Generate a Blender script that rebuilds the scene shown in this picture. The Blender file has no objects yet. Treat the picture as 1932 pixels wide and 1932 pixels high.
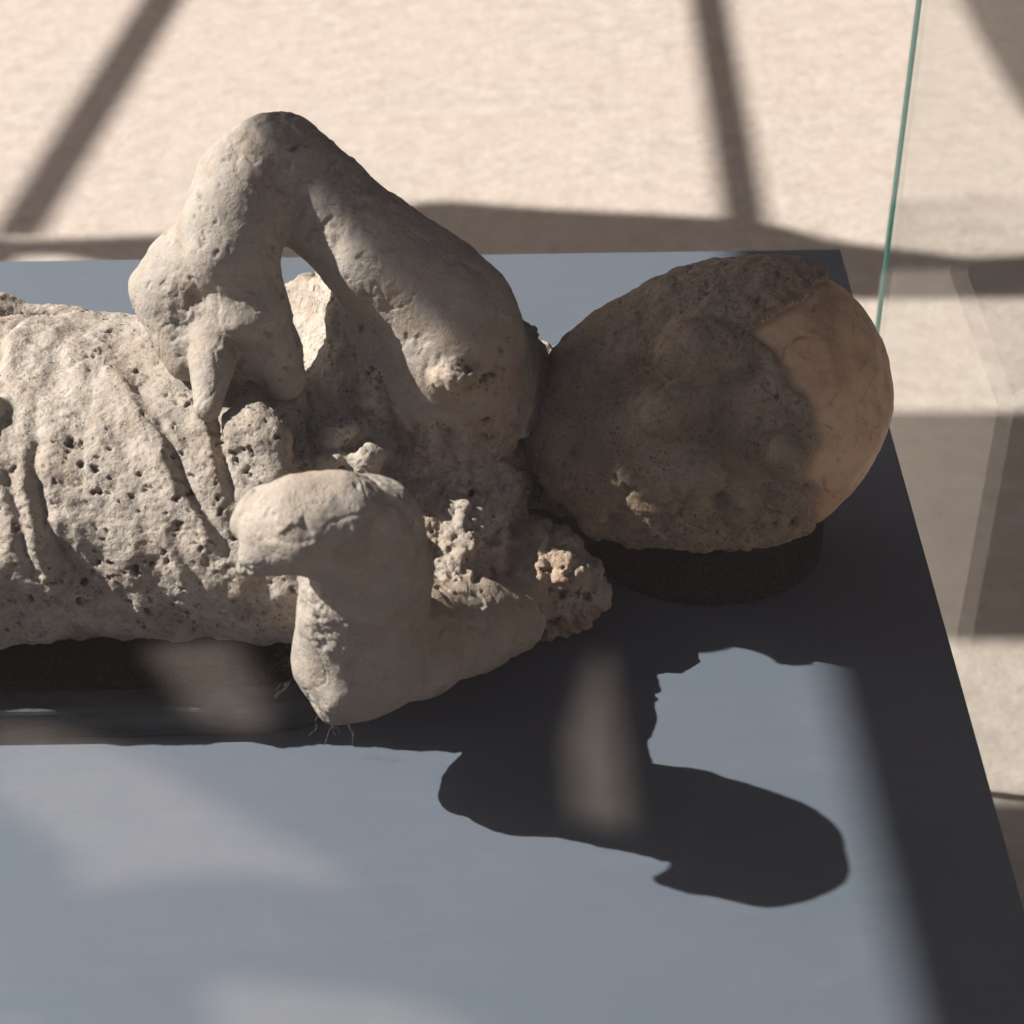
import bpy, math, random
import numpy as np
import openvdb
from mathutils import Matrix, Vector

random.seed(4)
rng = np.random.RandomState(11)
R = math.radians
sc = bpy.context.scene

# ------------------------------------------------------------------ camera
F, TH, ROLL, CAM = 3620.0, R(38.4), 0.0145, np.array((0.0, -1.136, 0.90))
ct, st, cr, sr = math.cos(TH), math.sin(TH), math.cos(ROLL), math.sin(ROLL)
r0, u0, fw = np.array((1., 0, 0)), np.array((0, st, ct)), np.array((0, ct, -st))
RT = r0 * cr - u0 * sr                     # camera right / up after a slight roll
UP = u0 * cr + r0 * sr
cam_d = bpy.data.cameras.new("camera")
cam = bpy.data.objects.new("camera", cam_d)
sc.collection.objects.link(cam)
m = Matrix.Identity(4)
for i in range(3):
    m[i][0], m[i][1], m[i][2], m[i][3] = RT[i], UP[i], -fw[i], CAM[i]
cam.matrix_world = m
cam_d.sensor_width = 36
cam_d.lens = 36 * F / 1932
cam_d.clip_end = 300
cam_d.dof.use_dof = True
cam_d.dof.focus_distance = 1.36
cam_d.dof.aperture_fstop = 11.0
sc.camera = cam


def P(px, py, z):
    """world point at height z seen at (px, py) of the photograph (1932 px wide)"""
    d = (px - 966) * RT - (py - 966) * UP + F * fw
    return CAM + d * ((z - CAM[2]) / d[2])


def proj(V):
    q = V - CAM
    w = q @ fw
    return 966 + F * (q @ RT) / w, 966 - F * (q @ UP) / w


# ------------------------------------------------------------------ light
ELEV, AZ = R(41.5), R(-10.5)                # the light travels along +x, a little towards the camera
LD = np.array((math.cos(ELEV) * math.cos(AZ), math.cos(ELEV) * math.sin(AZ), -math.sin(ELEV)))
sun_d = bpy.data.lights.new("sun", 'SUN')
sun_d.energy = 5.0
sun_d.angle = R(0.5)
sun_d.color = (1.0, 0.925, 0.85)
sun = bpy.data.objects.new("sun", sun_d)
sun.rotation_euler = Vector(LD).to_track_quat('-Z', 'Y').to_euler()
sc.collection.objects.link(sun)
w = bpy.data.worlds.new("World")
sc.world = w
w.use_nodes = True
nt = w.node_tree
sky = nt.nodes.new('ShaderNodeTexSky')
sky.sky_type = 'NISHITA'
sky.sun_disc = False
sky.sun_elevation = ELEV
sky.air_density = 0.7
sky.dust_density = 4.0
sky.ozone_density = 0.3
sky.sun_rotation = math.atan2(-LD[0], -LD[1])
nt.links.new(sky.outputs[0], nt.nodes['Background'].inputs[0])
nt.nodes['Background'].inputs[1].default_value = 0.05
sc.view_settings.view_transform = 'Standard'
sc.view_settings.look = 'None'
sc.view_settings.exposure = 1.0
sc.view_settings.gamma = 1
try:
    sc.cycles.max_bounces = 8
    sc.cycles.transparent_max_bounces = 24
    sc.cycles.caustics_reflective = False
except Exception:
    pass


# ------------------------------------------------------------------ node helpers
def mat(name, col, rough=0.8, spec=0.3):
    m = bpy.data.materials.new(name)
    m.use_nodes = True
    b = m.node_tree.nodes['Principled BSDF']
    b.inputs['Base Color'].default_value = (*col, 1)
    b.inputs['Roughness'].default_value = rough
    b.inputs['Specular IOR Level'].default_value = spec
    return m, m.node_tree, b


def N(nt, kind, **kw):
    n = nt.nodes.new(kind)
    for k, v in kw.items():
        if k.startswith('i_'):
            n.inputs[k[2:].replace('_', ' ')].default_value = v
        else:
            setattr(n, k, v)
    return n


def noise(nt, vec, scale, detail=4, rough=0.55, dist=0.0):
    n = N(nt, 'ShaderNodeTexNoise')
    n.inputs['Scale'].default_value = scale
    n.inputs['Detail'].default_value = detail
    n.inputs['Roughness'].default_value = rough
    n.inputs['Distortion'].default_value = dist
    nt.links.new(vec, n.inputs['Vector'])
    return n.outputs['Fac']


def ramp(nt, fac, stops):
    n = N(nt, 'ShaderNodeValToRGB')
    e = n.color_ramp.elements
    while len(e) < len(stops):
        e.new(0.5)
    for k, (p, c) in enumerate(stops):
        e[k].position = p
        e[k].color = (*c, 1) if len(c) == 3 else c
    nt.links.new(fac, n.inputs[0])
    return n.outputs[0]


def mix(nt, fac, a, b, mode='MIX'):
    n = N(nt, 'ShaderNodeMix', data_type='RGBA', blend_type=mode)
    for s, v in ((n.inputs[0], fac), (n.inputs[6], a), (n.inputs[7], b)):
        if isinstance(v, (int, float)):
            s.default_value = v
        elif isinstance(v, tuple):
            s.default_value = (*v, 1)
        else:
            nt.links.new(v, s)
    return n.outputs[2]


def math_(nt, op, a, b=0.0, clamp=False):
    n = N(nt, 'ShaderNodeMath', operation=op, use_clamp=clamp)
    for s, v in ((n.inputs[0], a), (n.inputs[1], b)):
        if isinstance(v, (int, float)):
            s.default_value = v
        else:
            nt.links.new(v, s)
    return n.outputs[0]


def bump(nt, bsdf, layers):
    last = None
    for h, strength, dist in layers:
        n = N(nt, 'ShaderNodeBump')
        n.inputs['Strength'].default_value = strength
        n.inputs['Distance'].default_value = dist
        nt.links.new(h, n.inputs['Height'])
        if last is not None:
            nt.links.new(last, n.inputs['Normal'])
        last = n.outputs[0]
    nt.links.new(last, bsdf.inputs['Normal'])


def objvec(nt, scale=None):
    tc = N(nt, 'ShaderNodeTexCoord')
    if scale is None:
        return tc.outputs['Object']
    mp = N(nt, 'ShaderNodeMapping')
    mp.inputs['Scale'].default_value = scale
    nt.links.new(tc.outputs['Object'], mp.inputs[0])
    return mp.outputs[0]


# ------------------------------------------------------------------ materials
def plaster(name, cols, bumps=(0.5, 0.5), freckle=0.5, brown=0.0, pore=0.0):
    m, nt, b = mat(name, cols[0], 0.92, 0.15)
    v = objvec(nt)
    big = noise(nt, v, 14, 5, 0.6, 0.6)
    c = ramp(nt, big, [(0.30, cols[0]), (0.50, cols[1]), (0.72, cols[2])])
    med = noise(nt, v, 55, 6, 0.65, 0.3)
    c = mix(nt, ramp(nt, med, [(0.42, (0, 0, 0)), (0.70, (1, 1, 1))]), c, cols[3])
    if brown:
        bn = noise(nt, v, 22, 5, 0.6, 1.2)
        f = math_(nt, 'MULTIPLY', ramp(nt, bn, [(0.50, (0, 0, 0)), (0.68, (1, 1, 1))]), brown)
        c = mix(nt, f, c, (0.20, 0.125, 0.07))
    fine = noise(nt, v, 420, 4, 0.7)
    c = mix(nt, math_(nt, 'MULTIPLY', ramp(nt, fine, [(0.35, (1, 1, 1)), (0.5, (0, 0, 0))]), freckle), c, tuple(x * 0.55 for x in cols[0]))
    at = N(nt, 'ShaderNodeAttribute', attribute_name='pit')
    c = mix(nt, math_(nt, 'MULTIPLY', at.outputs['Fac'], 0.95), c, tuple(x * 0.35 for x in cols[0]))  # dirt and hollow shade of the pits, put into the colour
    at2 = N(nt, 'ShaderNodeAttribute', attribute_name='tint')
    c = mix(nt, at2.outputs['Fac'], c, (0.38, 0.27, 0.18))
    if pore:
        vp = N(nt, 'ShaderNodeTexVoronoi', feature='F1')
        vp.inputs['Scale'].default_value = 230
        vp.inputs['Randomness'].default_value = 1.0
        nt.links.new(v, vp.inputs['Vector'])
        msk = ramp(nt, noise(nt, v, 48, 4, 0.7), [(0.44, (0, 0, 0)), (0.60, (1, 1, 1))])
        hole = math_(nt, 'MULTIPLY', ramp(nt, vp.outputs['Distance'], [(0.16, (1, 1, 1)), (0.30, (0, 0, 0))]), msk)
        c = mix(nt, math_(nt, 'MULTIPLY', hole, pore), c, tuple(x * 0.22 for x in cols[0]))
    nt.links.new(c, b.inputs['Base Color'])
    vor = N(nt, 'ShaderNodeTexVoronoi', feature='F1')
    vor.inputs['Scale'].default_value = 330
    nt.links.new(v, vor.inputs['Vector'])
    pits = ramp(nt, vor.outputs['Distance'], [(0.10, (0, 0, 0)), (0.32, (1, 1, 1))])
    bump(nt, b, [(fine, bumps[0], 0.0012), (med, bumps[1], 0.003), (pits, bumps[0] * 0.5, 0.0008)])
    return m


M = {}
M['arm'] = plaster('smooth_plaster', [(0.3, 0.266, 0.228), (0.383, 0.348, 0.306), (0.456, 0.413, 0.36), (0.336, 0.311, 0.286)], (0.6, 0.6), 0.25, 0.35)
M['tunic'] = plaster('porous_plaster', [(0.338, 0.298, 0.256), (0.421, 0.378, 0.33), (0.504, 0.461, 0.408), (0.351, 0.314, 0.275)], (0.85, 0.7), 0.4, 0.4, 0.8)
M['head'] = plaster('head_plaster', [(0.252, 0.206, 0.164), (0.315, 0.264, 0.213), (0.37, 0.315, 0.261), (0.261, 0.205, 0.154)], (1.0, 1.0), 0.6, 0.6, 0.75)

m, nt, b = mat('bone', (0.45, 0.29, 0.18), 0.5, 0.4)
v = objvec(nt)
c = ramp(nt, noise(nt, v, 13, 7, 0.65, 1.4), [(0.3, (0.38, 0.225, 0.13)), (0.48, (0.56, 0.37, 0.235)), (0.70, (0.68, 0.50, 0.35))])
c = mix(nt, ramp(nt, noise(nt, objvec(nt, (40, 60, 200)), 1, 6, 0.7, 2.5), [(0.5, (0, 0, 0)), (0.8, (0.7, 0.7, 0.7))]), c, (0.56, 0.43, 0.31))
c = mix(nt, ramp(nt, noise(nt, v, 38, 8, 0.75, 2.0), [(0.54, (0, 0, 0)), (0.70, (0.8, 0.8, 0.8))]), c, (0.13, 0.075, 0.04))
vc = N(nt, 'ShaderNodeTexVoronoi', feature='DISTANCE_TO_EDGE')
vc.inputs['Scale'].default_value = 24
wv_ = N(nt, 'ShaderNodeMix', data_type='VECTOR')
wn = N(nt, 'ShaderNodeTexNoise')
wn.inputs['Scale'].default_value = 30
nt.links.new(v, wn.inputs['Vector'])
wv_.inputs[0].default_value = 0.06
nt.links.new(v, wv_.inputs[4])
nt.links.new(wn.outputs['Color'], wv_.inputs[5])
nt.links.new(wv_.outputs[1], vc.inputs['Vector'])
crk = ramp(nt, vc.outputs['Distance'], [(0.0, (1, 1, 1)), (0.018, (0, 0, 0))])
crk = math_(nt, 'MULTIPLY', crk, ramp(nt, noise(nt, v, 20, 2), [(0.5, (0, 0, 0)), (0.62, (0.75, 0.75, 0.75))]))
c = mix(nt, crk, c, (0.08, 0.045, 0.025))
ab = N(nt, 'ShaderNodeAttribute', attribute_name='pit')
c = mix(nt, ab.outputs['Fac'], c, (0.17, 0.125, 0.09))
nt.links.new(c, b.inputs['Base Color'])
bump(nt, b, [(noise(nt, v, 60, 6, 0.65), 0.5, 0.003), (noise(nt, v, 500, 3, 0.6), 0.25, 0.001)])
M['bone'] = m

m, nt, b = mat('plinth_paint', (0.08, 0.09, 0.11), 0.85, 1.0)
b.inputs['IOR'].default_value = 1.9
b.inputs['Specular Tint'].default_value = (0.72, 0.84, 1.0, 1)
c = ramp(nt, noise(nt, objvec(nt, (1.5, 34, 1)), 8, 5, 0.6), [(0.3, (0.030, 0.039, 0.056)), (0.7, (0.038, 0.048, 0.068))])
cl = ramp(nt, noise(nt, objvec(nt, (1, 2.2, 1)), 3.2, 3, 0.5), [(0.35, (0, 0, 0)), (0.7, (1, 1, 1))])
c = mix(nt, math_(nt, 'MULTIPLY', cl, 0.6), c, (0.026, 0.046, 0.048))
c = mix(nt, ramp(nt, noise(nt, objvec(nt, (1, 1.8, 1)), 5.5, 4, 0.6, 0.5), [(0.42, (0, 0, 0)), (0.62, (0.6, 0.6, 0.6))]), c, (0.046, 0.046, 0.064))
c = mix(nt, math_(nt, 'MULTIPLY', ramp(nt, noise(nt, objvec(nt, (6, 240, 1)), 1, 5, 0.7), [(0.60, (0, 0, 0)), (0.72, (1, 1, 1))]), 0.35), c, (0.075, 0.085, 0.10))
sm = math_(nt, 'MULTIPLY', ramp(nt, noise(nt, objvec(nt, (1.4, 3, 1)), 7, 6, 0.7, 1.5), [(0.52, (0, 0, 0)), (0.72, (1, 1, 1))]), 0.28)
c = mix(nt, sm, c, (0.085, 0.088, 0.095))
sp = N(nt, 'ShaderNodeTexVoronoi', feature='F1')
sp.inputs['Scale'].default_value = 60
nt.links.new(objvec(nt), sp.inputs['Vector'])
c = mix(nt, ramp(nt, sp.outputs['Distance'], [(0.010, (0.5, 0.5, 0.5)), (0.022, (0, 0, 0))]), c, (0.45, 0.45, 0.45))
nt.links.new(c, b.inputs['Base Color'])
bump(nt, b, [(noise(nt, objvec(nt, (3, 260, 3)), 1, 4, 0.6), 0.08, 0.0006)])
M['plinth'] = m

m, nt, b = mat('black_foam', (0.035, 0.036, 0.038), 0.95, 0.05)
fo = noise(nt, objvec(nt), 420, 3, 0.8)
nt.links.new(ramp(nt, fo, [(0.45, (0.005, 0.005, 0.006)), (0.75, (0.05, 0.05, 0.052))]), b.inputs['Base Color'])
bump(nt, b, [(fo, 1.0, 0.004)])
M['foam'] = m
m, nt, b = mat('board_paint', (0.07, 0.08, 0.095), 0.6, 0.3)
c = ramp(nt, noise(nt, objvec(nt, (14, 30, 90)), 1, 7, 0.75), [(0.35, (0.022, 0.026, 0.031)), (0.78, (0.11, 0.125, 0.14))])
nt.links.new(c, b.inputs['Base Color'])
bump(nt, b, [(noise(nt, objvec(nt), 160, 5, 0.7), 0.4, 0.002)])
M['board'] = m

m, nt, b = mat('sand_floor', (0.5, 0.43, 0.36), 0.95, 0.1)
v = objvec(nt, (1, 1.6, 1))
c = ramp(nt, noise(nt, v, 16, 5, 0.65), [(0.3, (0.375, 0.325, 0.288)), (0.5, (0.425, 0.376, 0.338)), (0.72, (0.475, 0.430, 0.397))])
c = mix(nt, ramp(nt, noise(nt, v, 2.2, 3), [(0.4, (0, 0, 0)), (0.65, (0.6, 0.6, 0.6))]), c, (0.445, 0.378, 0.345))
nt.links.new(c, b.inputs['Base Color'])
bump(nt, b, [(noise(nt, v, 14, 4, 0.6), 0.3, 0.025), (noise(nt, v, 90, 4), 0.12, 0.006)])
M['sand'] = m
M['canopy'], _, _ = mat('canopy_boards', (0.07, 0.055, 0.04), 0.85)
nt = M['canopy'].node_tree
nt.links.new(ramp(nt, noise(nt, objvec(nt, (2, 30, 2)), 1, 4), [(0.3, (0.055, 0.042, 0.03)), (0.7, (0.09, 0.07, 0.05))]), nt.nodes['Principled BSDF'].inputs['Base Color'])


def glass_mat(name, base, tint, graze=1.0):
    m = bpy.data.materials.new(name)
    m.use_nodes = True
    nt = m.node_tree
    nt.nodes.clear()
    out = N(nt, 'ShaderNodeOutputMaterial')
    mx = N(nt, 'ShaderNodeMixShader')
    tr = N(nt, 'ShaderNodeBsdfTransparent')
    tr.inputs[0].default_value = (*tint, 1)
    gl = N(nt, 'ShaderNodeBsdfGlossy')
    gl.inputs['Roughness'].default_value = 0.0
    lw = N(nt, 'ShaderNodeLayerWeight')
    lw.inputs['Blend'].default_value = 0.5
    p = math_(nt, 'POWER', lw.outputs['Facing'], 5)
    fr = math_(nt, 'ADD', math_(nt, 'MULTIPLY', p, (1 - base) * graze), base, True)
    nt.links.new(fr, mx.inputs[0])
    nt.links.new(tr.outputs[0], mx.inputs[1])
    nt.links.new(gl.outputs[0], mx.inputs[2])
    nt.links.new(mx.outputs[0], out.inputs[0])
    return m


M['coated_glass'] = glass_mat('coated_glass', 0.015, (0.97, 0.985, 0.98), 0.45)
M['glass'] = glass_mat('clear_glass', 0.07, (0.985, 0.992, 0.99))
m = bpy.data.materials.new('glass_edge')
m.use_nodes = True
nt = m.node_tree
mx = N(nt, 'ShaderNodeMixShader')
tl = N(nt, 'ShaderNodeBsdfTranslucent')
tl.inputs[0].default_value = (0.34, 0.82, 0.76, 1)
df = N(nt, 'ShaderNodeBsdfDiffuse')
df.inputs[0].default_value = (0.36, 0.80, 0.75, 1)
mx.inputs[0].default_value = 0.5
nt.links.new(tl.outputs[0], mx.inputs[1])
nt.links.new(df.outputs[0], mx.inputs[2])
nt.links.new(mx.outputs[0], nt.nodes['Material Output'].inputs[0])
M['glass_edge'] = m
M['fibre'], _, _ = mat('dust_fibre', (0.42, 0.38, 0.33), 0.8)


# ------------------------------------------------------------------ object helpers
def put(name, me, mt=None, parent=None, **props):
    o = bpy.data.objects.new(name, me)
    sc.collection.objects.link(o)
    if mt is not None:
        me.materials.append(M[mt])
    if parent is not None:
        o.parent = parent
    for k, v in props.items():
        o[k] = v
    return o


def np_mesh(name, V, Q, smooth=True):
    me = bpy.data.meshes.new(name)
    n, q = len(V), len(Q)
    me.vertices.add(n)
    me.vertices.foreach_set('co', np.ascontiguousarray(V, dtype=np.float32).ravel())
    me.loops.add(q * 4)
    me.loops.foreach_set('vertex_index', np.ascontiguousarray(Q, dtype=np.int32).ravel())
    me.polygons.add(q)
    me.polygons.foreach_set('loop_start', np.arange(0, q * 4, 4, dtype=np.int32))
    me.update(calc_edges=True)
    me.polygons.foreach_set('use_smooth', np.full(q, smooth))
    return me


def prism(name, pts, z0, z1, mt, parent=None, bevel=0.0, **props):
    """vertical prism over an outline, optionally with softly rounded rims"""
    pts = np.array(pts, float)
    area = np.sum(pts[:, 0] * np.roll(pts[:, 1], -1) - np.roll(pts[:, 0], -1) * pts[:, 1])
    if area < 0:
        pts = pts[::-1]
    n = len(pts)
    nxt, prv = np.roll(pts, -1, 0) - pts, pts - np.roll(pts, 1, 0)
    nrm = np.stack([nxt[:, 1] + prv[:, 1], -(nxt[:, 0] + prv[:, 0])], 1)
    nrm /= np.linalg.norm(nrm, axis=1)[:, None]
    rings = [(0, z0), (0, z1)] if not bevel else [(bevel, z0), (bevel * .3, z0 + bevel * .3), (0, z0 + bevel), (0, z1 - bevel), (bevel * .3, z1 - bevel * .3), (bevel, z1)]
    V, Fc = [], []
    for ins, z in rings:
        for p, nn in zip(pts, nrm):
            V.append((p[0] - nn[0] * ins, p[1] - nn[1] * ins, z))
    for k in range(len(rings) - 1):
        for i in range(n):
            j = (i + 1) % n
            Fc.append((k * n + i, k * n + j, (k + 1) * n + j, (k + 1) * n + i))
    Fc.append(tuple(range(n))[::-1])
    Fc.append(tuple((len(rings) - 1) * n + i for i in range(n)))
    me = bpy.data.meshes.new(name)
    me.from_pydata(V, [], Fc)
    me.update()
    return put(name, me, mt, parent, **props)


def rect(x0, y0, x1, y1):
    return [(x0, y0), (x1, y0), (x1, y1), (x0, y1)]


# ------------------------------------------------------------------ floor and the roof that shades it
GZ = -0.75
ROOF = 2.2
me = bpy.data.meshes.new('ground')
me.from_pydata([(-60, -60, GZ), (60, -60, GZ), (60, 60, GZ), (-60, 60, GZ)], [], [(0, 1, 2, 3)])
put('ground', me, 'sand', kind='structure')


def up(p, top=ROOF):
    k = (top - p[2]) / -LD[2]
    return (p[0] - LD[0] * k, p[1] - LD[1] * k)


def shade_px(pts, z=GZ):
    return [up(P(x, y, z)) for x, y in pts]


roof = bpy.data.objects.new('shade_roof', None)
sc.collection.objects.link(roof)
roof['kind'] = 'structure'
shadow_outlines = [  # unseen overhead strips, outlines shaped to cast the shadow bands on the floor
    [(302, -60), (376, -60), (70, 445), (-20, 445), (-8, 425)],
    [(1292, -60), (1354, -60), (1442, 420), (1362, 420)],
    [(-60, 448), (60, 452), (300, 443), (520, 425), (700, 400), (800, 380), (860, 379), (1000, 391), (1250, 404), (1400, 412), (1480, 428), (1560, 452), (1700, 470), (1830, 486), (2100, 470), (2100, 560), (1560, 566), (1560, 520), (300, 520), (200, 500), (110, 482), (30, 482), (20, 500), (-60, 500)],
    [(1770, -80), (2050, -80), (2050, 330), (1925, 210), (1850, 80)],
    [(1560, 776), (2100, 776), (2100, 1210), (1560, 1210)],
    [(1790, 1508), (2100, 1508), (2100, 1700), (1790, 1700)],
]
for q in shadow_outlines:
    prism('shadow_beam', shade_px(q), ROOF, ROOF + 0.008, 'canopy', roof)
# the solid part of the roof on the right: its edge falls across the plinth beside the head
e0, e1 = np.array((0.236, -0.95)), np.array((0.192, 0.60))
a, b_ = up((e0[0], e0[1], 0)), up((e1[0], e1[1], 0))
prism('roof_panel', [a, (3.5, a[1]), (3.5, b_[1]), b_], ROOF, ROOF + 0.05, 'canopy', roof)
prism('roof_panel', rect(-1.9, b_[1] + .003, 3.5, 5.5), ROOF, ROOF + 0.05, 'canopy', roof)  # out of view, added to cut the sky light from overhead
for nm, rc, low in (('unseen_side_wall', rect(3.6, -5.5, 3.8, 6.0), .9), ('unseen_front_wall', rect(-4.0, -5.8, 3.6, -5.6), .25), ('unseen_back_wall', rect(-3.0, 5.6, 3.6, 5.8), 1.6)):  # unseen walls added: pale low part bounces light, dark upper part blocks sky
    prism(nm, rc, GZ + .002, low, 'sand', kind='structure')
    prism('upper_' + nm, rc, low + .001, ROOF - .002, 'canopy', kind='structure')

# unseen added sheet, openings shaped to light floor patches that the front pane reflects
FRONT = -0.56


def mirror_ground(px, py):
    g = P(px, py, GZ)
    return (g[0], 2 * FRONT - g[1], GZ)


cu = bpy.data.curves.new('light_patch_mask', 'CURVE')
cu.dimensions = '2D'
cu.fill_mode = 'BOTH'
cu.extrude = 0.02
holes = [
    [(1100, 1235), (1172, 1235), (1208, 1440), (1226, 1610), (1048, 1548), (1040, 1400)],
    [(238, 1226), (470, 1215), (515, 1290), (545, 1400), (420, 1390), (340, 1370), (300, 1310)],
    [(-60, 1360), (120, 1375), (280, 1425), (440, 1520), (590, 1600), (760, 1700), (420, 1662), (250, 1672), (190, 1700), (105, 1685), (85, 1610), (30, 1580), (-60, 1500)],
    [(345, 1840), (560, 1862), (810, 1890), (1020, 1990), (1020, 2080), (370, 2080)],
    [(-60, 1905), (60, 1932), (150, 2010), (-60, 2010)],
]
outer = [(-4.6, -0.05), (1.9, -0.75), (1.9, -5.5), (-4.6, -5.5)]
outer = [up(q, ROOF + .09) for q in ((-1.6, -0.98, GZ), (1.5, -0.98, GZ), (1.5, -5.5, GZ), (-2.6, -5.5, GZ))]
for poly in [outer] + [[up(mirror_ground(x, y), ROOF + .09) for x, y in h] for h in holes]:
    s = cu.splines.new('POLY')
    s.points.add(len(poly) - 1)
    for k, p in enumerate(poly):
        s.points[k].co = (p[0], p[1], 0, 1)
    s.use_cyclic_u = True
tmp = bpy.data.objects.new('tmp', cu)
sc.collection.objects.link(tmp)
tmp.location.z = ROOF + 0.09
wr = bpy.data.meshes.new_from_object(tmp.evaluated_get(bpy.context.evaluated_depsgraph_get()))
bpy.data.objects.remove(tmp)
o = put('light_patch_mask', wr, None, None, kind='structure')
wr.materials.clear()
wr.materials.append(M['canopy'])
o.location.z = ROOF + 0.09

# ------------------------------------------------------------------ plinth
PX1, PY1, PX0, PY0 = 0.302, 0.378, -1.25, -0.52
plinth = bpy.data.objects.new('display_plinth', None)
sc.collection.objects.link(plinth)
plinth.location = (0, 0, GZ)
plinth['label'] = 'dark blue-grey painted plinth under the plaster body cast'
plinth['category'] = 'plinth'
inv = Matrix.Translation((0, 0, -GZ))


def under(o, par):
    o.parent = par
    o.matrix_parent_inverse = inv


under(prism('plinth_top', rect(PX0, PY0, PX1, PY1), -0.03, 0, 'plinth', bevel=0.0015), plinth)
under(prism('pedestal', rect(PX0 + .05, PY0 + .05, PX1 - .05, PY1 - .05), GZ + 0.001, -0.0305, 'board'), plinth)

# ------------------------------------------------------------------ glass case
GX, GY, GT = 0.362, 0.445, 0.008
case = bpy.data.objects.new('glass_case', None)
sc.collection.objects.link(case)
case.location = (0, 0, GZ)
case['label'] = 'clear glass display case with a thin green edge standing around the plinth'
case['category'] = 'display case'
TOP = 0.78
under(prism('glass_pane', rect(GX - GT, FRONT + .012, GX, GY - .011), GZ + .001, TOP, 'coated_glass'), case)
under(prism('glass_pane', rect(-1.31, FRONT - .000, GX, FRONT + GT), GZ + .001, TOP, 'glass'), case)
under(prism('glass_edge', rect(GX - .0040, GY - .010, GX - .0012, GY), GZ + .001, TOP, 'glass_edge'), case)

# ------------------------------------------------------------------ supports under the cast
def rounded(x0, y0, x1, y1, r0_, n=14):
    pts = []
    for cx, cy, a0 in ((x1 - r0_, y0 + r0_, -90), (x1 - r0_, y1 - r0_, 0), (x0 + .02, y1 - .02, 90), (x0 + .02, y0 + .02, 180)):
        rr = r0_ if cx > x0 + .1 else .02
        for k in range(n):
            a = R(a0 + 90 * k / (n - 1))
            pts.append((cx + rr * math.cos(a), cy + rr * math.sin(a)))
    return pts


sup = prism('support_board', rounded(-1.05, -0.235, -0.060, 0.05, 0.12), 0.0005, 0.026, 'board', bevel=0.003,
            label='dark rounded support board under the torso of the cast', category='support board')
prism('foam_pad', rounded(-1.04, -0.217, -0.080, 0.04, 0.105), 0.0262, 0.036, 'foam', sup, bevel=0.003)
hp = P(1335, 1045, 0.0)
hs = prism('head_support', [(hp[0] + .082 * math.cos(R(a)), hp[1] + .062 * math.sin(R(a))) for a in range(0, 360, 8)], 0.0005, 0.055, 'foam', bevel=0.006,
           label='low round black pad beneath the head of the cast', category='support pad')

# ------------------------------------------------------------------ the cast: distance field
VS = 0.0024
LO = np.array((-0.66, -0.42, 0.015))
HI = np.array((0.27, 0.22, 0.40))
SH = np.ceil((HI - LO) / VS).astype(int)
D = np.full(SH, 0.08, np.float32)
PR = {'arm': [], 'tunic': [], 'head': []}


def smin(a, b, k):
    h = np.maximum(k - np.abs(a - b), 0) / k
    return np.minimum(a, b) - h * h * k * 0.25


def add(fn, lo, hi, k, zone, sub=False):
    global D
    pad = 0.012 + k
    i0 = np.clip(((np.array(lo) - pad - LO) / VS).astype(int), 0, SH)
    i1 = np.clip(((np.array(hi) + pad - LO) / VS).astype(int) + 1, 0, SH)
    if (i1 <= i0).any():
        return
    ax = [(LO[c] + VS * np.arange(i0[c], i1[c])).astype(np.float32) for c in range(3)]
    X, Y, Z = np.meshgrid(*ax, indexing='ij', sparse=True)
    d = fn(X, Y, Z).astype(np.float32)
    s = tuple(slice(i0[c], i1[c]) for c in range(3))
    if sub:
        D[s] = -smin(-D[s], d, k)
    else:
        D[s] = smin(D[s], d, k)
        PR[zone].append(fn)


def cap(a, b, ra, rb, k=0.015, zone='arm', sub=False):
    a, b = np.array(a), np.array(b)
    ab = b - a
    L2 = float(ab @ ab) + 1e-9

    def fn(X, Y, Z):
        t = np.clip(((X - a[0]) * ab[0] + (Y - a[1]) * ab[1] + (Z - a[2]) * ab[2]) / L2, 0, 1)
        return np.sqrt((X - a[0] - t * ab[0]) ** 2 + (Y - a[1] - t * ab[1]) ** 2 + (Z - a[2] - t * ab[2]) ** 2) - (ra + (rb - ra) * t)
    r = max(ra, rb)
    add(fn, np.minimum(a, b) - r, np.maximum(a, b) + r, k, zone, sub)


def ell(c, r, k=0.02, zone='arm', rz=0.0, rx=0.0, sub=False, ry=0.0):
    c = np.array(c)
    Mx = np.array((Matrix.Rotation(rz, 3, 'Z') @ Matrix.Rotation(ry, 3, 'Y') @ Matrix.Rotation(rx, 3, 'X')).transposed())

    def fn(X, Y, Z):
        x, y, z = X - c[0], Y - c[1], Z - c[2]
        u = (Mx[0, 0] * x + Mx[0, 1] * y + Mx[0, 2] * z) / r[0]
        v = (Mx[1, 0] * x + Mx[1, 1] * y + Mx[1, 2] * z) / r[1]
        w = (Mx[2, 0] * x + Mx[2, 1] * y + Mx[2, 2] * z) / r[2]
        k0 = np.sqrt(u * u + v * v + w * w) + 1e-6
        k1 = np.sqrt((u / r[0]) ** 2 + (v / r[1]) ** 2 + (w / r[2]) ** 2) + 1e-6
        return k0 * (k0 - 1) / k1
    m_ = max(r)
    add(fn, c - m_, c + m_, k, zone, sub)


def chain(pts, k=0.012, zone='arm', sub=False):
    """pts: (px, py, z, radius)"""
    q = [(P(x, y, z), r) for x, y, z, r in pts]
    for (a, ra), (b, rb) in zip(q[:-1], q[1:]):
        cap(a, b, ra, rb, k, zone, sub)


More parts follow.
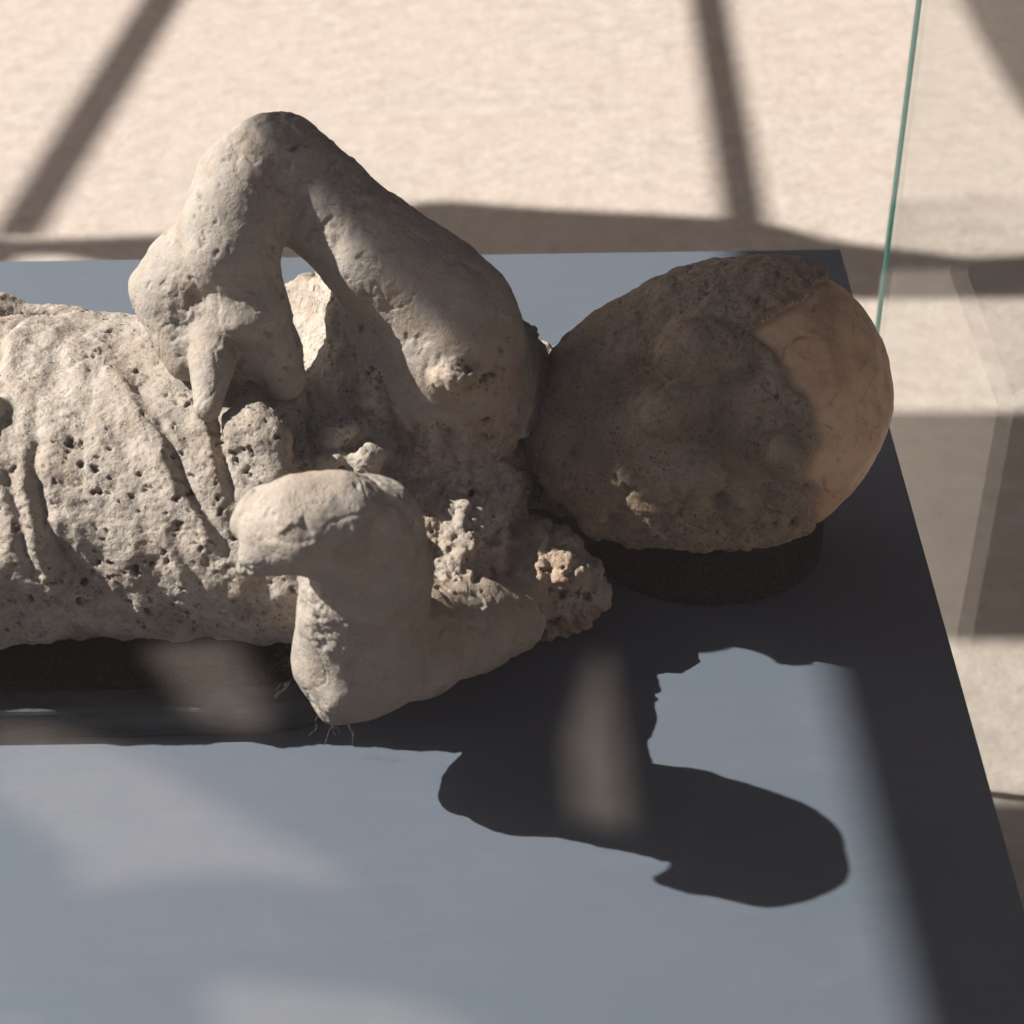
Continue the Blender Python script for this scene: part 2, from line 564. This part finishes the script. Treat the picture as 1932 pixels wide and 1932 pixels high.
# torso in its tunic: cross-sections along x
TX = np.array([-0.66, -0.52, -0.37, -0.28, -0.20, -0.12, -0.065, -0.03, -0.002, 0.012])
TY = np.array([-0.085, -0.088, -0.088, -0.085, -0.080, -0.072, -0.065, -0.060, -0.050, -0.045])
TZ = np.array([0.104, 0.106, 0.106, 0.108, 0.108, 0.092, 0.076, 0.070, 0.066, 0.065])
RY = np.array([0.122, 0.126, 0.126, 0.130, 0.142, 0.160, 0.172, 0.160, 0.110, 0.030])
RZ = np.array([0.084, 0.087, 0.088, 0.088, 0.082, 0.066, 0.056, 0.052, 0.038, 0.012])


def torso(X, Y, Z):
    x = X.ravel()
    f = [np.interp(x, TX, a).reshape(X.shape) for a in (TY, TZ, RY, RZ)]
    u, v = (Y - f[0]) / f[2], (Z - f[1]) / f[3]
    k = (np.abs(u) ** 2.3 + np.abs(v) ** 2.3) ** (1 / 2.3)
    return (k - 1) * np.minimum(f[2], f[3]) * 0.9


add(torso, (-0.66, -0.30, 0.0), (0.04, 0.16, 0.23), 0.02, 'tunic')

# neck, collar and near shoulder mass
chain([(860, 800, .070, .050), (1000, 820, .055, .034), (1120, 800, .055, .034)], .025, 'tunic')
chain([(985, 705, .10, .018), (1030, 688, .095, .015)], .02, 'tunic')
chain([(900, 1045, .050, .030), (1000, 1100, .042, .038), (1078, 1120, .040, .024)], .02, 'tunic')
# cloth ridges and lumps that stand proud of the tunic
chain([(470, 772, .190, .012), (495, 830, .181, .014), (515, 895, .170, .010)], .020, 'tunic')
chain([(448, 800, .188, .008), (440, 830, .186, .006)], .008, 'tunic')
chain([(612, 838, .160, .005), (632, 822, .162, .008), (662, 812, .160, .005)], .008, 'tunic')
chain([(640, 868, .155, .005), (600, 880, .157, .007)], .008, 'tunic')
chain([(678, 872, .154, .008), (702, 880, .148, .007), (696, 905, .142, .010)], .008, 'tunic')
chain([(-140, 675, .165, .018), (60, 655, .165, .016), (180, 630, .170, .010)], .012, 'tunic')
chain([(-160, 612, .140, .020), (0, 612, .140, .020), (150, 608, .140, .013)], .010, 'tunic')
chain([(-80, 1182, .074, .012), (0, 1176, .076, .013), (60, 1178, .074, .012), (150, 1172, .074, .008)], .008, 'tunic')
chain([(-160, 1010, .130, .009), (-10, 880, .175, .007), (-20, 760, .198, .007)], .012, 'tunic')

# far arm: shoulder - raised elbow - forearm - hand resting on the tunic
chain([(884, 700, .150, .030), (873, 650, .204, .035), (854, 594, .220, .037), (794, 538, .238, .037), (714, 480, .258, .035), (604, 382, .284, .032), (534, 320, .300, .033)], .012, 'arm')
chain([(515, 312, .308, .033), (465, 352, .300, .030), (437, 425, .286, .027), (422, 480, .272, .028)], .012, 'arm')
chain([(432, 440, .275, .026), (350, 505, .252, .022), (292, 540, .240, .014)], .018, 'arm')
chain([(292, 545, .238, .014), (335, 640, .216, .015)], .012, 'arm')
ell(P(385, 555, .238), (.038, .028, .026), .016, 'arm', rz=.25)
chain([(445, 500, .262, .026), (470, 590, .236, .023), (480, 640, .218, .018)], .012, 'arm')
ell(P(262, 535, .238), (.006, .006, .008), .006, 'arm')
chain([(310, 565, .235, .020), (342, 640, .218, .015), (350, 682, .208, .013)], .008, 'arm')
chain([(402, 600, .232, .017), (400, 680, .218, .0135), (390, 768, .202, .0085)], .005, 'arm')
chain([(476, 590, .226, .017), (512, 668, .206, .0165), (540, 716, .190, .013)], .014, 'arm')
# plaster between upper arm and tunic
chain([(690, 490, .205, .018), (668, 540, .190, .022), (665, 610, .160, .032)], .02, 'tunic')
chain([(725, 560, .205, .030), (745, 640, .172, .042), (790, 740, .125, .045)], .035, 'tunic')
chain([(850, 630, .150, .036), (875, 730, .105, .040)], .03, 'tunic')
chain([(535, 552, .130, .005), (580, 535, .140, .008), (625, 560, .150, .016)], .006, 'tunic')
chain([(545, 610, .120, .007), (600, 590, .135, .010), (640, 600, .145, .016)], .006, 'tunic')
chain([(560, 575, .125, .012), (640, 600, .130, .022)], .010, 'tunic')
chain([(895, 690, .150, .036), (880, 760, .110, .046)], .035, 'tunic')
chain([(800, 700, .150, .036), (830, 780, .110, .046)], .035, 'tunic')
chain([(790, 610, .200, .028), (800, 680, .170, .038), (840, 760, .130, .045)], .04, 'tunic')
chain([(860, 665, .196, .026), (880, 740, .150, .038), (885, 820, .105, .040)], .04, 'tunic')
# rim of cloth by the far armpit
chain([(838, 700, .206, .005), (862, 710, .206, .007), (895, 706, .206, .006), (925, 698, .200, .006)], .006, 'tunic')
chain([(830, 735, .172, .006), (890, 752, .170, .007), (945, 725, .165, .007)], .006, 'tunic')

# near arm: shoulder - elbow by the plinth - forearm up - hand bent back over
chain([(960, 1165, .055, .025), (880, 1182, .068, .029), (780, 1208, .088, .033), (675, 1243, .098, .036)], .012, 'arm')
chain([(670, 1236, .098, .037), (682, 1160, .135, .036), (690, 1080, .175, .035), (690, 1010, .205, .033)], .012, 'arm')
chain([(685, 1000, .216, .030), (625, 990, .230, .030), (565, 990, .236, .027), (520, 998, .232, .021)], .010, 'arm')
chain([(540, 975, .236, .020), (500, 975, .232, .016), (463, 990, .226, .009)], .008, 'arm')
chain([(560, 1010, .232, .022), (492, 1050, .222, .012), (463, 1074, .214, .0055)], .006, 'arm')
ell(P(540, 1150, .214), (.060, .020, .020), .006, 'arm', sub=True)
chain([(752, 1000, .195, .014), (768, 1070, .160, .014), (774, 1120, .135, .012)], .008, 'arm')
ell(P(628, 1334, .070), (.010, .010, .008), .010, 'arm')

chain([(985, 770, .125, .010), (1015, 880, .120, .015), (1085, 1000, .100, .016)], .010, 'tunic', True)
# head, propped up on its pad
D_body, D = D, np.full(SH, 0.08, np.float32)
HC = P(1450, 742, 0.150)
ell(HC, (.083, .094, .090), .03, 'head')
ell(P(1222, 792, 0.122), (.083, .078, .074), .05, 'head', rz=.15)
ell(P(1340, 765, 0.140), (.088, .084, .080), .03, 'head')
ell(P(1310, 872, 0.115), (.083, .047, .047), .03, 'head')
ell(P(1258, 772, 0.186), (.020, .017, .018), .016, 'head')
ell(P(1318, 665, 0.216), (.022, .018, .016), .016, 'head')
ell(P(1482, 856, 0.170), (.009, .009, .010), .008, 'head')
ell(P(1352, 815, 0.216), (.032, .020, .013), .016, 'head', sub=True)
ell(P(1345, 716, 0.226), (.032, .011, .009), .016, 'head', sub=True)
ell(P(1190, 735, 0.194), (.026, .016, .008), .020, 'head', sub=True)

D = smin(D_body, D, 0.004)
del D_body
g = openvdb.FloatGrid(0.08)
g.copyFromArray(D)
V, Q = g.convertToQuads(0.0)
V = V.astype(np.float64) * VS + LO
del D, g
print('cast quads', len(Q))


# ------------------------------------------------------------------ vectorised noise
def hsh(ix, iy, iz, s):
    h = (ix * 73856093) ^ (iy * 19349663) ^ (iz * 83492791) ^ (s * 2654435761)
    h &= 0xffffffff
    h = ((h ^ (h >> 13)) * 1274126177) & 0xffffffff
    h = ((h ^ (h >> 16)) * 2246822519) & 0xffffffff
    return (h ^ (h >> 15)) & 0xffffffff


def vnoise(p, seed=0):
    i = np.floor(p).astype(np.int64)
    f = p - i
    f = f * f * f * (f * (f * 6 - 15) + 10)
    out = 0
    for dx in (0, 1):
        wx = f[:, 0] if dx else 1 - f[:, 0]
        for dy in (0, 1):
            wy = f[:, 1] if dy else 1 - f[:, 1]
            for dz in (0, 1):
                wz = f[:, 2] if dz else 1 - f[:, 2]
                out = out + wx * wy * wz * (hsh(i[:, 0] + dx, i[:, 1] + dy, i[:, 2] + dz, seed) / 2147483648.0 - 1)
    return out


def fbm(p, sc_, oct_=4, seed=0, gain=0.5):
    a, s, t = 1.0, 0.0, 0.0
    q = p * sc_
    for o in range(oct_):
        s = s + a * vnoise(q, seed + o * 17)
        t += a
        a *= gain
        q = q * 2.03 + 11.7
    return s / t


def pits(p, cell, rmin, rmax, seed, power=2.0):
    """depth field 0..1 and radius of round holes scattered in space"""
    q = p / cell
    i = np.floor(q).astype(np.int64)
    best = np.zeros(len(p))
    rad = np.zeros(len(p))
    for dx in (-1, 0, 1):
        for dy in (-1, 0, 1):
            for dz in (-1, 0, 1):
                c = (i[:, 0] + dx, i[:, 1] + dy, i[:, 2] + dz)
                h = [hsh(*c, seed + k) / 4294967296.0 for k in range(4)]
                r = rmin + (rmax - rmin) * h[3] ** power
                d = np.sqrt((q[:, 0] - c[0] - h[0]) ** 2 + (q[:, 1] - c[1] - h[1]) ** 2 + (q[:, 2] - c[2] - h[2]) ** 2) * cell
                v = np.clip(1 - d / r, 0, 1)
                m_ = v > best
                best = np.where(m_, v, best)
                rad = np.where(m_, r, rad)
    return best, rad


def sst(x, a, b):
    t = np.clip((x - a) / (b - a), 0, 1)
    return t * t * (3 - 2 * t)


def zone_d(p, z):
    x, y, zz = p[:, 0], p[:, 1], p[:, 2]
    d = np.full(len(p), 9.0)
    for fn in PR[z]:
        d = np.minimum(d, fn(x, y, zz))
    return d


def pline(px, py, pts):
    """distance in px to a polyline, signed side, position along it 0..1"""
    pts = np.array(pts, float)
    best = np.full(len(px), 1e9)
    side = np.zeros(len(px))
    pos = np.zeros(len(px))
    n = len(pts) - 1
    for k in range(n):
        a, d = pts[k], pts[k + 1] - pts[k]
        L2 = d @ d
        t = np.clip(((px - a[0]) * d[0] + (py - a[1]) * d[1]) / L2, 0, 1)
        ex, ey = px - a[0] - t * d[0], py - a[1] - t * d[1]
        dist = np.hypot(ex, ey)
        m_ = dist < best
        best = np.where(m_, dist, best)
        side = np.where(m_, np.sign(d[0] * ey - d[1] * ex), side)
        pos = np.where(m_, (k + t) / n, pos)
    return best, side, pos


def normals(V, Q):
    me = np_mesh('tmp', V, Q)
    a = np.empty(len(V) * 3, np.float32)
    me.vertices.foreach_get('normal', a)
    bpy.data.meshes.remove(me)
    return a.reshape(-1, 3).astype(np.float64)


# ---- coarse relief
NR = normals(V, Q)
if (NR[:, 2][V[:, 2] > 0.15].mean()) < 0:
    Q = Q[:, ::-1]
    NR = -NR
dt, da, dh = zone_d(V, 'tunic'), zone_d(V, 'arm'), zone_d(V, 'head')
wt = sst(np.minimum(da, dh) - dt, -0.004, 0.006)
wh = sst(np.minimum(da, dt) - dh, -0.002, 0.006)
wa = np.clip(1 - wt - wh, 0, 1)
px, py = proj(V)
face = (NR @ (CAM - V.mean(0)) / np.linalg.norm(CAM - V.mean(0)))
front = sst(face, -0.15, 0.1)
disp = wt * (fbm(V, 22, 4, 1) * 0.0052 + fbm(V * np.array((1.8, .6, 1)), 30, 2, 5) * 0.004)
chest0 = sst(px, 540, 760)
disp += wt * chest0 * (np.abs(fbm(V * np.array((1.5, .7, 1)), 30, 4, 7, .6)) * 0.015 - .003)
disp += wa * fbm(V, 18, 3, 3) * 0.0028 + wh * fbm(V, 26, 4, 4) * 0.0050
# folds: (polyline, ridge height m, width px, groove on the right-hand side)
folds = [
    ([(262, 760), (300, 850), (330, 930), (375, 1000), (415, 1055)], .0070, 24, .0060),
    ([(215, 700), (255, 790), (280, 870)], .0040, 26, .0030),
    ([(45, 770), (38, 860), (60, 980), (90, 1080), (150, 1140), (205, 1160)], .0080, 28, .0070),
    ([(-10, 860), (10, 960), (30, 1040), (60, 1100)], .0050, 22, .0050),
    ([(380, 760), (395, 850), (420, 960)], .0050, 22, .0055),
    ([(300, 980), (330, 1060), (370, 1120)], .0030, 20, .0020),
    ([(10, 720), (25, 650), (60, 620), (110, 610)], .0060, 20, .0050),
    ([(20, 1000), (140, 985), (190, 1040)], .0025, 30, .0020),
    ([(700, 520), (690, 640), (700, 760), (720, 860)], .0035, 26, .0030),
    ([(800, 600), (780, 720), (800, 830), (850, 930)], .0040, 26, .0035),
    ([(560, 700), (570, 800), (575, 890)], .0030, 12, .0050),
    ([(870, 700), (860, 800), (900, 880), (950, 950)], .0040, 24, .0040),
    ([(930, 960), (900, 1010), (860, 1060)], .0030, 24, .0030),
    ([(640, 560), (630, 640)], .0040, 18, .0030),
    ([(670, 540), (668, 640)], .0040, 16, .0030),
    ([(-300, 1160), (0, 1168), (180, 1176), (330, 1190), (560, 1170)], .0030, 20, .0030),
]
wob = fbm(V, 45, 2, 31) * 9
for pts, hgt, wid, grv in folds:
    d, s, t = pline(px + wob, py, pts)
    taper = np.sin(np.clip(t, 0.02, 0.98) * math.pi) ** 0.6
    r_ = np.exp(-(d / wid) ** 2) * hgt
    g_ = np.exp(-((d - wid * 0.9) / (wid * 0.45)) ** 2) * grv * (s < 0)
    disp += wt * front * taper * (r_ - g_)
# face relief
for cx, cy, rr, h_ in ((1254, 765, 46, .0050), (1318, 668, 46, .0045), (1482, 856, 22, .0060), (1200, 700, 60, -.003), (1345, 722, 40, -.0035),
                       (1340, 812, 52, -.0065), (1356, 948, 26, -.007), (1290, 850, 40, -.002), (1120, 980, 30, .003), (1440, 930, 34, -.004),
                       (1410, 730, 36, .002), (1150, 870, 34, -.003), (1180, 930, 26, -.004), (1290, 700, 20, -.003), (1420, 840, 30, -.003)):
    disp += 1.8 * wh * front * np.exp(-(((px - cx) ** 2 + (py - cy) ** 2) / rr ** 2)) * h_
# dents of the arms
for cx, cy, rr, h_ in ((372, 568, 20, -.0035), (395, 582, 16, .0015), (520, 300, 30, -.001), (620, 1060, 25, -.003), (590, 1170, 22, .002), (630, 1335, 22, .003),
                       (560, 940, 60, -.002), (700, 1120, 40, -.0025), (330, 620, 18, -.002), (440, 350, 40, .002)):
    disp += wa * front * np.exp(-(((px - cx) ** 2 + (py - cy) ** 2) / rr ** 2)) * h_
V = V + NR * disp[:, None]

# ---- one subdivision of the visible body
me = np_mesh('cast', V, Q)
ob = bpy.data.objects.new('tmp', me)
sc.collection.objects.link(ob)
md = ob.modifiers.new('s', 'SUBSURF')
md.levels = md.render_levels = 1
ev = ob.evaluated_get(bpy.context.evaluated_depsgraph_get())
m2 = ev.to_mesh()
n = len(m2.vertices)
V = np.empty(n * 3, np.float32)
m2.vertices.foreach_get('co', V)
V = V.reshape(-1, 3).astype(np.float64)
Q = np.empty(len(m2.loops), np.int32)
m2.loops.foreach_get('vertex_index', Q)
Q = Q.reshape(-1, 4)
ev.to_mesh_clear()
bpy.data.objects.remove(ob)

# ---- fine relief: pores, crumbs, cracks
NR = normals(V, Q)
dt, da, dh = zone_d(V, 'tunic'), zone_d(V, 'arm'), zone_d(V, 'head')
edge_n = fbm(V, 60, 3, 9) * 0.006
wt = sst(np.minimum(da, dh) - dt + edge_n, -0.003, 0.003)
wh = sst(np.minimum(da, dt) - dh, -0.002, 0.004)
wa = np.clip(1 - wt - wh, 0, 1)
px, py = proj(V)
wob = fbm(V, 40, 3, 41)
wob2 = fbm(V, 40, 3, 47)
BONE = [(1552, 525), (1500, 575), (1448, 600), (1412, 622), (1448, 655), (1478, 690), (1500, 735), (1530, 775), (1542, 830), (1520, 868), (1512, 900), (1540, 925), (1520, 960), (1535, 1010), (1535, 1060), (1560, 1130)]


def bone_sd():
    x, y = px + wob * 22, py + wob2 * 22
    by = np.array([p[1] for p in BONE])
    bx = np.array([p[0] for p in BONE])
    lim = np.interp(y, by, bx)
    lim = np.where(y < 525, 1552 + (525 - y) * 0.9, lim)
    return x - lim


bsd = bone_sd()
wb = wh * sst(bsd, -2, 5)
wh_ = wh * (1 - sst(bsd, -2, 5))

clus = sst(fbm(V, 16, 3, 21), -0.25, 0.45)
wv = V + np.stack([fbm(V, 190, 3, 61 + k, .6) for k in range(3)], 1) * 0.0042
p1, r1 = pits(wv * np.array((1, .8, 1)), 0.0086, 0.0005, 0.0037, 101, 2.0)
p2, r2 = pits(wv, 0.0060, 0.0004, 0.0026, 201, 2.0)
p3, r3 = pits(wv * np.array((1, .8, 1)), 0.0260, 0.001, 0.0065, 301, 2.2)
p4, r4 = pits(wv * np.array((1, .75, 1)) + fbm(V, 60, 2, 77)[:, None] * .004, 0.021, 0.0015, 0.0090, 401, 2.0)
fine = fbm(V, 170, 4, 71, 0.6)
mid = fbm(V, 70, 4, 81, 0.55)
pit = np.maximum(np.maximum(sst(p1, 0, .5) * r1 * sst(clus, -.1, .25), sst(p2, 0, .5) * r2 * sst(clus, .0, .5) * 1.15), sst(p3, 0, .45) * r3 * sst(clus, .6, 1.) * .6)
lower = sst(py, 930, 1010) * sst(-px, -1560, -1100)
crumb = wh_ * sst(py + (1400 - px) * 0.25, 880, 990)
arm_rough = sst(fbm(V, 20, 3, 91), 0.10, 0.35)
chest = sst(px, 560, 820)
disp = wt * (-(pit * (0.95 + .5 * chest)) + fine * (0.0013 + .0008 * chest) + mid * (0.0012 + .0016 * chest) + np.abs(fbm(V * np.array((1.6, .7, 1)), 55, 3, 83)) * .0022 * chest)
disp += wt * sst(p4, 0, .35) * r4 * (.16 + .34 * chest) * sst(fbm(V, 24, 2, 87), -.1, .3)
disp -= wa * pit * .45 * sst(fbm(V, 17, 3, 121), .02, .3)
disp += wa * (fine * 0.0004 * (1 + 3.5 * arm_rough) + mid * 0.0009 - sst(fbm(V, 36, 4, 95, .6), .22, .30) * 0.0011 - np.exp(-(np.abs(fbm(V * np.array((1.4, .7, 1)), 14, 3, 99)) / .010) ** 2) * .0007 - sst(p1, .2, .7) * r1 * .5 * sst(fbm(V, 30, 2, 93), .25, .5))
disp += wh_ * (0.0030 + fine * (0.0017 + 0.0014 * crumb) + mid * (0.0018 + .0028 * crumb) - pit * (0.55 * sst(clus, .1, .6) + 0.6 * crumb))
# ledge of plaster along the bone, crack lines in it
disp += wh_ * np.exp(-((bsd + 16) / 14) ** 2) * 0.0012
ck = np.abs(fbm(V * np.array((1, 1, .6)), 15, 3, 97))
disp -= wh_ * np.exp(-(ck / 0.012) ** 2) * 0.0004
disp += wb * mid * 0.0002
V = V + NR * disp[:, None]
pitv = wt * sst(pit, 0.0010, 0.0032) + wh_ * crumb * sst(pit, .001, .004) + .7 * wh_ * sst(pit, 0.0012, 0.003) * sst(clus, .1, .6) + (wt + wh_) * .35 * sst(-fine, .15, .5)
shoulder = np.exp(-(((px - 1010) / 130) ** 2 + ((py - 1120) / 90) ** 2))
tint = np.clip(wt * sst(fbm(V, 12, 3, 111) + sst(px, 700, 1050) * .45, 0.15, 0.75) * 0.6 * sst(px, 480, 800) + .45 * shoulder
               + wa * sst(fbm(V, 16, 3, 113), 0.1, 0.5) * 0.40 * sst(px, 400, 700)
               + wh_ * (sst(fbm(V, 30, 3, 117), 0.2, 0.5) * .25 + .25 * crumb), 0, 0.75)

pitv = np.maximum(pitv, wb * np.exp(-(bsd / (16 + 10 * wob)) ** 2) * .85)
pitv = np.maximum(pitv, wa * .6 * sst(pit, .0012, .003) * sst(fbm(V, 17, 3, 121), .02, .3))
NR = normals(V, Q)
zq = np.stack([wa[Q].mean(1), wt[Q].mean(1), wh_[Q].mean(1), wb[Q].mean(1)], 1).argmax(1)
# body = arms, hands and head plaster in one mesh; tunic and bone are its parts
parts = {}
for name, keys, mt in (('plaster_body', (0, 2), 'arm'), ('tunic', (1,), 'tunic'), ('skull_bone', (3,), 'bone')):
    sel = np.isin(zq, keys)
    q = Q[sel]
    ids, invq = np.unique(q, return_inverse=True)
    me = np_mesh(name, V[ids], invq.reshape(-1, 4))
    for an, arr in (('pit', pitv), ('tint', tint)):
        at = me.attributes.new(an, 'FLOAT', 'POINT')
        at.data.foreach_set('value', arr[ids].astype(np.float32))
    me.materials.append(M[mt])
    if name == 'plaster_body':
        me.materials.append(M['head'])
        me.polygons.foreach_set('material_index', (zq[sel] == 2).astype(np.int32))
    me.normals_split_custom_set_from_vertices(NR[ids].astype(np.float32))
    parts[name] = me
    print(name, len(q))
body = put('body_cast', parts['plaster_body'], None, None,
           label='grey plaster cast of a person lying back with both arms raised', category='body cast')
put('tunic', parts['tunic'], None, body)
put('skull_bone', parts['skull_bone'], None, body)

# ------------------------------------------------------------------ dust fibres clinging to the near elbow
cu = bpy.data.curves.new('dust_fibres', 'CURVE')
cu.dimensions = '3D'
cu.bevel_depth = 0.00005
cu.bevel_resolution = 0
spots = [(552 + 30 * math.sin(k * .9) * .3, 1110 + k * 7, .09 - k * .0016) for k in range(26)] + [(600 + 12 * k, 1350 + 2 * k, .03) for k in range(6)] + [(760, 1120 + 12 * k, .14) for k in range(3)]
for k, (x, y, z) in enumerate(spots):
    a = P(x, y, z)
    s = cu.splines.new('POLY')
    nn = 7
    s.points.add(nn - 1)
    d = np.array((random.uniform(-1, -.1), random.uniform(-1, .1), random.uniform(-.6, .5))) * 0.0022
    if k >= 26:
        d = np.array((random.uniform(-.5, .5), -0.6, -0.7)) * 0.0025
    c_ = a.copy()
    for j in range(nn):
        s.points[j].co = (*c_, 1)
        c_ = c_ + d + np.array([random.gauss(0, .0011) for _ in range(3)])
tmp = bpy.data.objects.new('tmp', cu)
sc.collection.objects.link(tmp)
fm = bpy.data.meshes.new_from_object(tmp.evaluated_get(bpy.context.evaluated_depsgraph_get()))
bpy.data.objects.remove(tmp)
fm.materials.clear()
put('dust_fibres', fm, 'fibre', body, kind='stuff')
